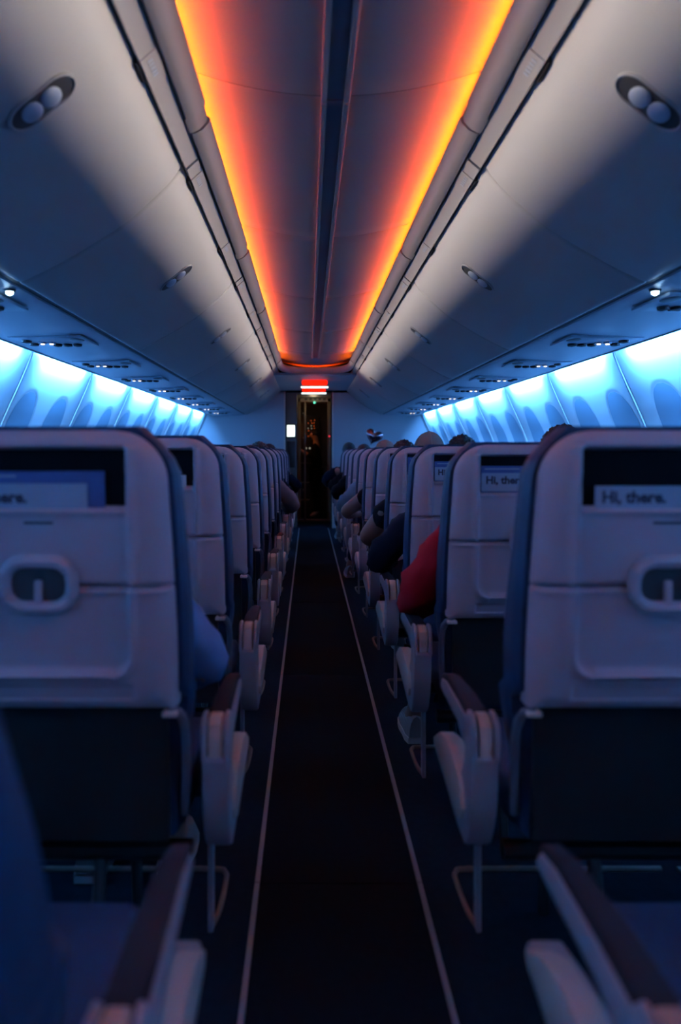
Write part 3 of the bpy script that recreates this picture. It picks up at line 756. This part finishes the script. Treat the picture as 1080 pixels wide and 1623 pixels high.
for o in list(C.objects):      # the nearest seats are reclined
    if o.name.startswith('airline_seat') and 'nearest row' in o.get('label', ''):
        o.location.y += 0.015
        piv = Matrix.Translation((0, 0.06, 0.45)) @ Matrix.Rotation(math.radians(12), 4, 'X') @ Matrix.Translation((0, -0.06, -0.45))
        for ch in o.children:
            if ch.name.split('.')[0] in ('back_shell', 'tray_table', 'literature_pocket', 'tray_latch', 'placard', 'back_cushion', 'lower_back_cover', 'frame_bracket'): ch.matrix_basis = piv
# scale of the nearest visible backs (headrests raised a little): set after copying
for o in list(C.objects):
    if o.name.startswith('airline_seat') and 'aisle seat' in o.get('label', ''):
        if 'second row' in o['label'] or ('third row' in o['label'] and 'left' in o['label']): o.scale.z = 1.016
# ================================================================== cards in pockets
def text_mesh(name, body, size, m, parent, loc, bold=0.0):
    cu = bpy.data.curves.new(name, 'FONT'); cu.body = body; cu.size = size; cu.extrude = 0.0004; cu.offset = bold; cu.resolution_u = 3
    to = bpy.data.objects.new(name+'_c', cu); C.objects.link(to)
    dg = bpy.context.evaluated_depsgraph_get(); me = bpy.data.meshes.new_from_object(to.evaluated_get(dg))
    bpy.data.objects.remove(to); me.materials.clear()
    o = link(name, me, m, parent); o.location = loc; o.rotation_euler = (math.pi/2, 0, 0); return o
def card(s, i, x0, wd, top, lab, big=True):
    r = empty('safety_card', (s*SX['aisle']+x0, row_y(i)-0.085*(1.08-ZB)-0.012, 1.042), lab, 'card', 'safety cards in the seat pockets'); r.rotation_euler.x = 0.06
    bm = bmesh.new(); box(bm, 0, wd, 0.0, 0.0015, -0.006, top, 0.0005, 1); build('card_sheet', bm, M['card'], r)
    text_mesh('printed_words', 'Hi, there.', 0.030, M['ink'], r, (0.012, -0.0006, 0.016), 0.0011)
    bm = bmesh.new()
    for k in range(3): box(bm, 0.165, 0.215, -0.0006, 0.0005, 0.014+0.008*k, 0.017+0.008*k)
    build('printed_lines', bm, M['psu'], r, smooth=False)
def booklet(s, i, x0, wd, top, lab, m='blue', txt=None):
    r = empty('booklet', (s*SX['aisle']+x0, row_y(i)-0.085*(1.08-ZB)-0.006, 1.032), lab, 'booklet', 'booklets in the seat pockets'); r.rotation_euler.x = 0.06
    bm = bmesh.new(); box(bm, 0, wd, 0.0, 0.004, -0.006, top, 0.001, 1); build('cover', bm, M[m], r)
    bm = bmesh.new(); box(bm, 0.01, wd*.4, -0.0006, 0.001, top-0.010, top-0.007); build('header_line', bm, M['psu'], r, smooth=False)
    if txt: text_mesh('printed_number', txt, 0.026, M['card'], r, (wd*.2, -0.0006, 0.030))
card(1, 1, -0.128, 0.26, 0.046, 'pale blue greeting card in the nearest right seat-back pocket')
card(1, 2, -0.150, 0.26, 0.046, 'pale blue greeting card in the pocket of the second right seat back')
card(1, 3, -0.150, 0.26, 0.046, 'pale blue greeting card in the pocket of the third right seat back')
card(-1, 1, -0.150, 0.235, 0.050, 'pale blue greeting card in the nearest left seat-back pocket')
booklet(1, 2, -0.150, 0.27, 0.076, 'navy booklet edge behind the card, second right seat back')
booklet(1, 3, -0.150, 0.27, 0.078, 'navy booklet edge behind the card, third right seat back')
booklet(-1, 1, -0.150, 0.265, 0.082, 'dark blue booklet in the nearest left seat-back pocket')
booklet(1, 4, -0.151, 0.085, 0.088, 'blue upright booklet numbered 737 in the fourth right seat back', txt='737')
booklet(-1, 2, 0.02, 0.10, 0.062, 'dark blue booklet in the pocket of the second left seat back')
booklet(-1, 2, 0.115, 0.018, 0.050, 'thin white leaflet beside the booklet, second left seat back', m='white')
# ================================================================== people
def skin_obj(name, nodes, edges, m, parent, root_i=0, sub=2):
    me = bpy.data.meshes.new(name); me.from_pydata([n[0] for n in nodes], edges, [])
    o = link(name, me, m, parent); md = o.modifiers.new('Skin', 'SKIN'); md.use_smooth_shade = True; md.branch_smoothing = 0.4
    sv = me.skin_vertices[0].data
    for k, n in enumerate(nodes):
        r = n[1]; sv[k].radius = r if isinstance(r, tuple) else (r, r); sv[k].use_root = (k == root_i)
    sd = o.modifiers.new('Sub', 'SUBSURF'); sd.levels = sub; sd.render_levels = sub
    return o
def hand_nodes(nodes, edges, wi, wrist, dirv, side):
    d = Vector(dirv).normalized(); up = Vector((0, 0, 1)); sd = d.cross(up).normalized()*side
    p = Vector(wrist)+d*0.05; nodes.append((tuple(p), (0.030, 0.018))); pi = len(nodes)-1; edges.append((wi, pi))
    for k, (off, ln) in enumerate(((-.028, .066), (-.010, .076), (.010, .072), (.027, .058))):
        a = p+d*0.04+sd*off; nodes.append((tuple(a), .010)); ai = len(nodes)-1; edges.append((pi, ai))
        b = a+d*ln*.55-up*0.010; nodes.append((tuple(b), .009)); edges.append((ai, ai+1))
        c = b+d*ln*.35-up*0.024; nodes.append((tuple(c), .0075)); edges.append((ai+1, ai+2))
    a = Vector(wrist)+d*0.03-sd*0.03-up*.004; nodes.append((tuple(a), .011)); ai = len(nodes)-1; edges.append((wi, ai))
    b = a+d*0.035-sd*0.018; nodes.append((tuple(b), .009)); edges.append((ai, ai+1))
def hair_mesh(name, c, r, m, parent, curl=0.004, low=-0.35, f=28):
    bm = bmesh.new(); bmesh.ops.create_icosphere(bm, subdivisions=5, radius=1)
    for v in list(bm.verts):
        if v.co.z < low-0.45*max(0, -v.co.y)*1.0+ (0.75 if v.co.y > 0.55 else 0): bm.verts.remove(v)
    for v in bm.verts:
        n = v.co.copy(); k = noise.noise(n*f*0.12*3)*curl*1.2+noise.noise(n*f*.35+Vector((3, 1, 2)))*curl
        v.co = Vector((n.x*r[0], n.y*r[1], n.z*r[2]))+n*k+Vector(c)
    return build(name, bm, m, parent, ang=180)
def person(s, i, seat, lab, shirt, skinm='skin', hair='dark_hair', sleeve=1.0, elbow=None, dx=0.0, head_z=0.0, curl=0.004, cap=False, shoe=None, puff=1.0, wide=1.0, trousers='denim', dy=0.0, hair_r=1.0, shoulder=(0.18, 0.10, 0.90)):
    """seated, facing forward (+y). s: side, a = direction of the aisle in x"""
    r = empty('person', (s*SX[seat]+dx, row_y(i)+dy, 0), lab, 'person')
    a = -s; B = bpy.data.materials
    hz = head_z
    el = elbow or (0.27, 0.30, 0.66)
    sh_a = Vector((a*shoulder[0], shoulder[1], shoulder[2])); el_a = Vector((a*el[0], el[1], el[2])); wr_a = Vector((a*max(0.10, el[0]-0.10), el[1]+0.23, 0.665))
    sh_b = Vector((-a*0.18, 0.12, 0.90)); el_b = Vector((-a*0.21, 0.26, 0.66)); wr_b = Vector((-a*0.08, 0.44, 0.62))
    N = [((0, .22, .54), (.15, .11)), ((0, .19, .70), (.135, .10)), ((0, .165, .86), (.16, .105)), ((0, .16, .975), .062), ((0, .165, 1.03), .052),
         ((0, .175, 1.095+hz), (.068, .082)), ((0, .172, 1.165+hz), (.070, .086))]
    E = [(0, 1), (1, 2), (2, 3), (3, 4), (4, 5), (5, 6)]
    N.append(((0, .272, 1.105+hz), .012)); E.append((5, 7))          # nose
    for q in (-1, 1): N.append(((q*.078, .17, 1.11+hz), (.012, .018))); E.append((5, len(N)-1))
    def armn(sh, el_, wr, sc=1.0):
        b = len(N); N.append((tuple(sh), .056*sc)); E.append((2, b)); N.append((tuple((sh+el_)/2), .050*sc)); E.append((b, b+1)); N.append((tuple(el_), .043*sc)); E.append((b+1, b+2))
        N.append((tuple(el_.lerp(wr, .4)), .043*sc)); E.append((b+2, b+3)); N.append((tuple(wr), .027)); E.append((b+3, b+4)); return b+4
    wa = armn(sh_a, el_a, wr_a, wide); hand_nodes(N, E, wa, wr_a, wr_a-el_a+Vector((0, 0, .02)), a)
    wb = armn(sh_b, el_b, wr_b); hand_nodes(N, E, wb, wr_b, wr_b-el_b+Vector((0, 0, .02)), -a)
    feet = []
    for q in (-1, 1):
        hx = q*0.09; kn = Vector((q*.11, .64, .53)); an = Vector((q*.11, .66, .10)); 
        if shoe and q == a: an = Vector((a*shoe[0], shoe[1]-0.12, .10)); kn = Vector((a*.14, .64, .53))
        b = len(N); N.append(((hx, .27, .54), .085)); E.append((0, b)); N.append((tuple(kn), .060)); E.append((b, b+1)); N.append((tuple(kn.lerp(an, .35)), .055)); E.append((b+1, b+2)); N.append((tuple(an), .038)); E.append((b+2, b+3))
        N.append((tuple(an+Vector((0, .14, -.055))), .030)); E.append((b+3, b+4)); feet.append((kn, an))
    skin_obj('body', N, E, B[skinm], r)
    # shirt
    k = 1.0
    T = [((0, .22, .56), (.165, .125)), ((0, .19, .70), (.150, .115)), ((0, .165, .86), (.172, .118)), ((0, .155, .965), (.085, .075))]
    Et = [(0, 1), (1, 2), (2, 3)]
    def slv(sh, el_, wr, sc):
        b = len(T); T.append((tuple(sh), .068*sc)); Et.append((2, b))
        if sleeve >= 1:
            T.append((tuple(sh.lerp(el_, .5)), .068*sc)); T.append((tuple(el_), .064*sc)); T.append((tuple(el_.lerp(wr, .45)), .058*sc)); T.append((tuple(el_.lerp(wr, .92)), .040*sc)); Et.extend([(b, b+1), (b+1, b+2), (b+2, b+3), (b+3, b+4)])
        else:
            T.append((tuple(sh.lerp(el_, sleeve*.6)), .066*sc)); T.append((tuple(sh.lerp(el_, sleeve)), .064*sc)); Et.extend([(b, b+1), (b+1, b+2)])
    slv(sh_a, el_a, wr_a, puff); slv(sh_b, el_b, wr_b, 1.0)
    so = skin_obj('shirt', T, Et, B[shirt], r, 0)
    tx = bpy.data.textures.get('folds') or bpy.data.textures.new('folds', 'CLOUDS'); tx.noise_scale = 0.06
    dm = so.modifiers.new('Folds', 'DISPLACE'); dm.texture = tx; dm.strength = 0.05; dm.mid_level = 0.5
    # trousers
    Q = [((0, .24, .54), (.16, .12))]; Eq = []
    for (kn, an), q in zip(feet, (-1, 1)):
        b = len(Q); Q.append(((q*.09, .30, .545), .098)); Eq.append((0, b)); Q.append((tuple(kn), .074)); Eq.append((b, b+1)); Q.append((tuple(kn.lerp(an, .9)), .056)); Eq.append((b+1, b+2))
    skin_obj('trousers', Q, Eq, B[trousers], r, 0)
    for (kn, an) in feet:
        bm = bmesh.new(); c = an+Vector((0, .05, 0))
        secs = [(-.10, .030, .085), (-.06, .040, .105), (0, .042, .085), (.06, .048, .066), (.12, .046, .052), (.165, .030, .040)]
        for t_, (off, hw, hh) in enumerate(secs):
            pass
        rings = []
        for (off, hw, hh) in secs:
            rings.append([bm.verts.new((c.x+hw*math.cos(th), c.y+off, 0.022+max(0, math.sin(th))*hh)) for th in [math.pi*k_/8 for k_ in range(9)]])
        for A_, B_ in zip(rings[:-1], rings[1:]):
            for k_ in range(8): bm.faces.new((A_[k_], A_[k_+1], B_[k_+1], B_[k_]))
            bm.faces.new((A_[8], A_[0], B_[0], B_[8]))
        bm.faces.new(rings[0]); bm.faces.new(rings[-1][::-1])
        sh = build('shoe', bm, M['shoe'], r, ang=50)
        bm = bmesh.new(); out = []
        for (off, hw, hh) in secs: out.append((c.x+hw+.003, c.y+off))
        out2 = out+[(2*c.x-p[0], p[1]) for p in reversed(out)]
        A_ = [bm.verts.new((p[0], p[1], 0.001)) for p in out2]; B_ = [bm.verts.new((p[0], p[1], 0.026)) for p in out2]
        bm.faces.new(A_); bm.faces.new(B_[::-1])
        for k_ in range(len(A_)): bm.faces.new((A_[k_], A_[(k_+1) % len(A_)], B_[(k_+1) % len(A_)], B_[k_]))
        build('sole', bm, M['sole'], sh)
    hc = (0, .168, 1.135+hz)
    if cap:
        hair_mesh('hair', hc, (.078, .098, .085), B[hair], r, 0.003)
        ct = empty('x'); bpy.data.objects.remove(ct)
        bm = bmesh.new(); bmesh.ops.create_uvsphere(bm, u_segments=36, v_segments=20, radius=1)
        for v in list(bm.verts):
            if v.co.z < -0.12: bm.verts.remove(v)
        for v in bm.verts: v.co = Vector((v.co.x*.094, v.co.y*.112, v.co.z*.108+0.0))+Vector(hc)+Vector((0, 0, 0.012))
        bmesh.ops.solidify(bm, geom=bm.faces[:], thickness=0.003)
        cp_ = build('cap', bm, B['tan_cap_cloth'], r, ang=60)
        bm = bmesh.new(); ellipsoid(bm, (hc[0], hc[1], hc[2]+.122), (.009, .009, .005), 10, 6); build('cap_button', bm, B['cap_stitching'], cp_)
        for an_ in (0, 60, 120):
            bm = bmesh.new(); ca, sa = math.cos(math.radians(an_+90)), math.sin(math.radians(an_+90))
            tube(bm, [(hc[0]+.0945*ca*math.cos(t), hc[1]+.1125*sa*math.cos(t), hc[2]+.012+.1085*math.sin(t)) for t in [math.pi*k_/20 for k_ in range(21)]], 0.0022, 6); build('cap_seam', bm, B['cap_stitching'], cp_)
        bm = bmesh.new(); vs_ = []
        for t in range(13):
            th = math.pi*t/12; vs_.append((bm.verts.new((hc[0]+.09*math.cos(th), hc[1]+.09*math.sin(th)+.01, hc[2]+.0)), bm.verts.new((hc[0]+.085*math.cos(th), hc[1]+.03+.155*math.sin(th), hc[2]-.012))))
        for t in range(12): bm.faces.new((vs_[t][0], vs_[t][1], vs_[t+1][1], vs_[t+1][0]))
        bmesh.ops.solidify(bm, geom=bm.faces[:], thickness=0.004); build('cap_brim', bm, B['tan_cap_cloth'], cp_)
    else:
        hair_mesh('hair', hc, (.086*hair_r, .104*hair_r, .098*hair_r), B[hair], r, curl)
    return r
person(1, 2, 'aisle', 'passenger in a red long-sleeved top, elbow out over the right armrest', 'red_cloth', elbow=(0.305, 0.24, 0.665), head_z=-0.07, puff=1.12, shoe=(0.215, 0.95), shoulder=(0.20, 0.10, 0.90))
person(1, 3, 'aisle', 'passenger in a near-black sleeve, directly ahead of the red top', 'navy_cloth', elbow=(0.35, 0.26, 0.68), head_z=-0.07, puff=1.0)
person(1, 4, 'aisle', 'passenger with bare forearm below a black short sleeve, ahead of the near-black sleeve', 'black_cloth', 'brown_skin', elbow=(0.33, 0.24, 0.69), sleeve=0.62, head_z=-0.06, wide=1.25, puff=1.1)
person(1, 5, 'aisle', 'passenger wearing a tan baseball cap above the right seat backs', 'black_cloth', 'brown_skin', elbow=(0.33, 0.26, 0.68), sleeve=0.55, cap=True, dx=0.115, head_z=0.015, wide=1.15)
person(1, 6, 'aisle', 'passenger in black short sleeve, bare elbow far into the aisle, right side', 'black_cloth', 'brown_skin', elbow=(0.43, 0.24, 0.70), sleeve=0.62, dx=0.06, curl=0.016, head_z=-0.005, wide=1.2)
person(1, 6, 'middle', 'passenger with bushy dark curly hair, right of the tan cap', 'navy_cloth', 'brown_skin', curl=0.020, dx=-0.02, head_z=0.014, hair_r=1.18)
person(1, 7, 'aisle', 'passenger with greying blond hair and pale blue sleeve, right side', 'pale_blue_cloth', hair='greying_hair', elbow=(0.36, 0.26, 0.68), head_z=0.01, shoe=(0.26, 0.9))
person(1, 3, 'middle', 'passenger with dark hair just showing above the second right seat', 'navy_cloth', dx=-0.08, curl=0.010, head_z=0.02, hair_r=1.06)
person(1, 5, 'middle', 'passenger with low dark hair, between curly head and nearest right seats', 'black_cloth', dx=-0.03, head_z=-0.03)
person(1, 9, 'aisle', 'passenger in a black sleeve near the far right rows', 'black_cloth', elbow=(0.36, 0.26, 0.70), head_z=-0.05)
person(1, 10, 'aisle', 'passenger with short dark hair left of the blond head', 'black_cloth', elbow=(0.37, 0.26, 0.74), head_z=0.0)
person(1, 11, 'aisle', 'passenger with dark hair, farthest of the right row, leaning to aisle', 'navy_cloth', dx=-0.13, elbow=(0.29, 0.20, 0.80), head_z=0.03)
person(-1, 1, 'aisle', 'passenger in a light blue sleeve beside the nearest left seat', 'light_blue_cloth', elbow=(0.262, 0.22, 0.69), head_z=-0.08, puff=0.95, shoulder=(0.19, 0.13, 0.84))
person(-1, 7, 'aisle', 'passenger in a brown-grey long sleeve on the left aisle side', 'brown_grey_cloth', elbow=(0.36, 0.25, 0.69), head_z=-0.03, puff=1.1)
person(-1, 8, 'aisle', 'passenger with wide dark hair above the far left seat backs', 'navy_cloth', dx=0.02, curl=0.010, head_z=-0.005, hair_r=1.1)
person(-1, 10, 'aisle', 'passenger in a navy sleeve by the farthest left rows', 'navy_cloth', dx=0.03, elbow=(0.33, 0.22, 0.74), curl=0.008, head_z=0.0)
# standing crew member in the far doorway, side on, facing left
cr = empty('person', (0.06, 12.98, 0), 'crew member in dark clothes standing in the far doorway, lit orange', 'person')
cr.scale = (.93, .93, .93)
N = [((0, 0, .88), (.08, .08)), ((0, 0, 1.08), (.08, .08)), ((0, .0, 1.27), (.08, .09)), ((-.01, 0, 1.40), .06), ((-.02, 0, 1.45), .052), ((-.035, 0, 1.52), (.080, .068)), ((-.03, 0, 1.585), (.085, .070)), ((-.135, 0, 1.525), .012)]
E = [(0, 1), (1, 2), (2, 3), (3, 4), (4, 5), (5, 6), (5, 7)]
for q in (-1, 1):
    b = len(N); N += [((0, q*.19, 1.33), .055), ((-.02, q*.21, 1.08), .042), ((-.20, q*.17, 1.20), .035), ((-.27, q*.15, 1.25), .026)]; E += [(2, b), (b, b+1), (b+1, b+2), (b+2, b+3)]
    hand_nodes(N, E, b+3, (-.27, q*.15, 1.25), (-1, 0, .3), q)
    b = len(N); N += [((0, q*.09, .80), .06), ((-.01, q*.10, .48), .045), ((.01, q*.10, .10), .038), ((-.12, q*.10, .045), .030)]; E += [(0, b), (b, b+1), (b+1, b+2), (b+2, b+3)]
skin_obj('body', N, E, M['skin'], cr)
T = [((0, 0, .86), (.125, .165)), ((0, 0, 1.08), (.115, .15)), ((0, 0, 1.27), (.125, .175)), ((-.01, 0, 1.39), .075)]; Et = [(0, 1), (1, 2), (2, 3)]
for q in (-1, 1):
    b = len(T); T += [((0, q*.19, 1.33), .068), ((-.02, q*.21, 1.08), .056), ((-.18, q*.175, 1.19), .045)]; Et += [(2, b), (b, b+1), (b+1, b+2)]
skin_obj('shirt', T, Et, M['blackc'], cr)
T = [((0, 0, .88), (.125, .165))]; Et = []
for q in (-1, 1):
    b = len(T); T += [((0, q*.09, .80), .1), ((-.01, q*.10, .48), .078), ((.01, q*.10, .12), .06)]; Et += [(0, b), (b, b+1), (b+1, b+2)]
skin_obj('trousers', T, Et, M['blackc'], cr)
hm = hair_mesh('hair', (0, 0, 0), (.078, .098, .09), M['hair_d'], cr, 0.004); hm.location = (-.025, 0, 1.56); hm.rotation_euler.z = math.pi/2
# heart balloon
bl = empty('heart_balloon', (0.70, 9.0, 1.325), 'shiny foil heart balloon floating before the far right wall', 'balloon'); bl.rotation_euler = (0.0, 0.35, -0.25)
bm = bmesh.new(); n = 48; rings = []
for (sc, th) in ((1.0, 0), (0.97, .022), (0.85, .045), (0.6, .062), (0.3, .070)):
    rr = []
    for k in range(n):
        t = 2*math.pi*k/n; x = 16*math.sin(t)**3; z = 13*math.cos(t)-5*math.cos(2*t)-2*math.cos(3*t)-math.cos(4*t)
        rr.append((x*sc*.0066, z*sc*.0066+0.003*(1-sc), th))
    rings.append(rr)
for sg in (-1, 1):
    R = [[bm.verts.new((p[0], sg*p[2], p[1])) for p in rr] for rr in rings]
    for A_, B_ in zip(R[:-1], R[1:]):
        for k in range(n): bm.faces.new((A_[k], A_[(k+1) % n], B_[(k+1) % n], B_[k]))
    c = bm.verts.new((0, sg*.072, 0.0))
    for k in range(n): bm.faces.new((R[-1][k], R[-1][(k+1) % n], c))
bmesh.ops.remove_doubles(bm, verts=bm.verts[:], dist=1e-5)
build('foil_heart', bm, M['foil'], bl, ang=80)
bm = bmesh.new(); tube(bm, smoothpath([(0, 0, -0.11), (0.01, 0.0, -0.2), (-0.01, 0.01, -0.32), (0.01, 0, -0.45)], 6), 0.0015, 6); build('ribbon', bm, M['white'], bl)
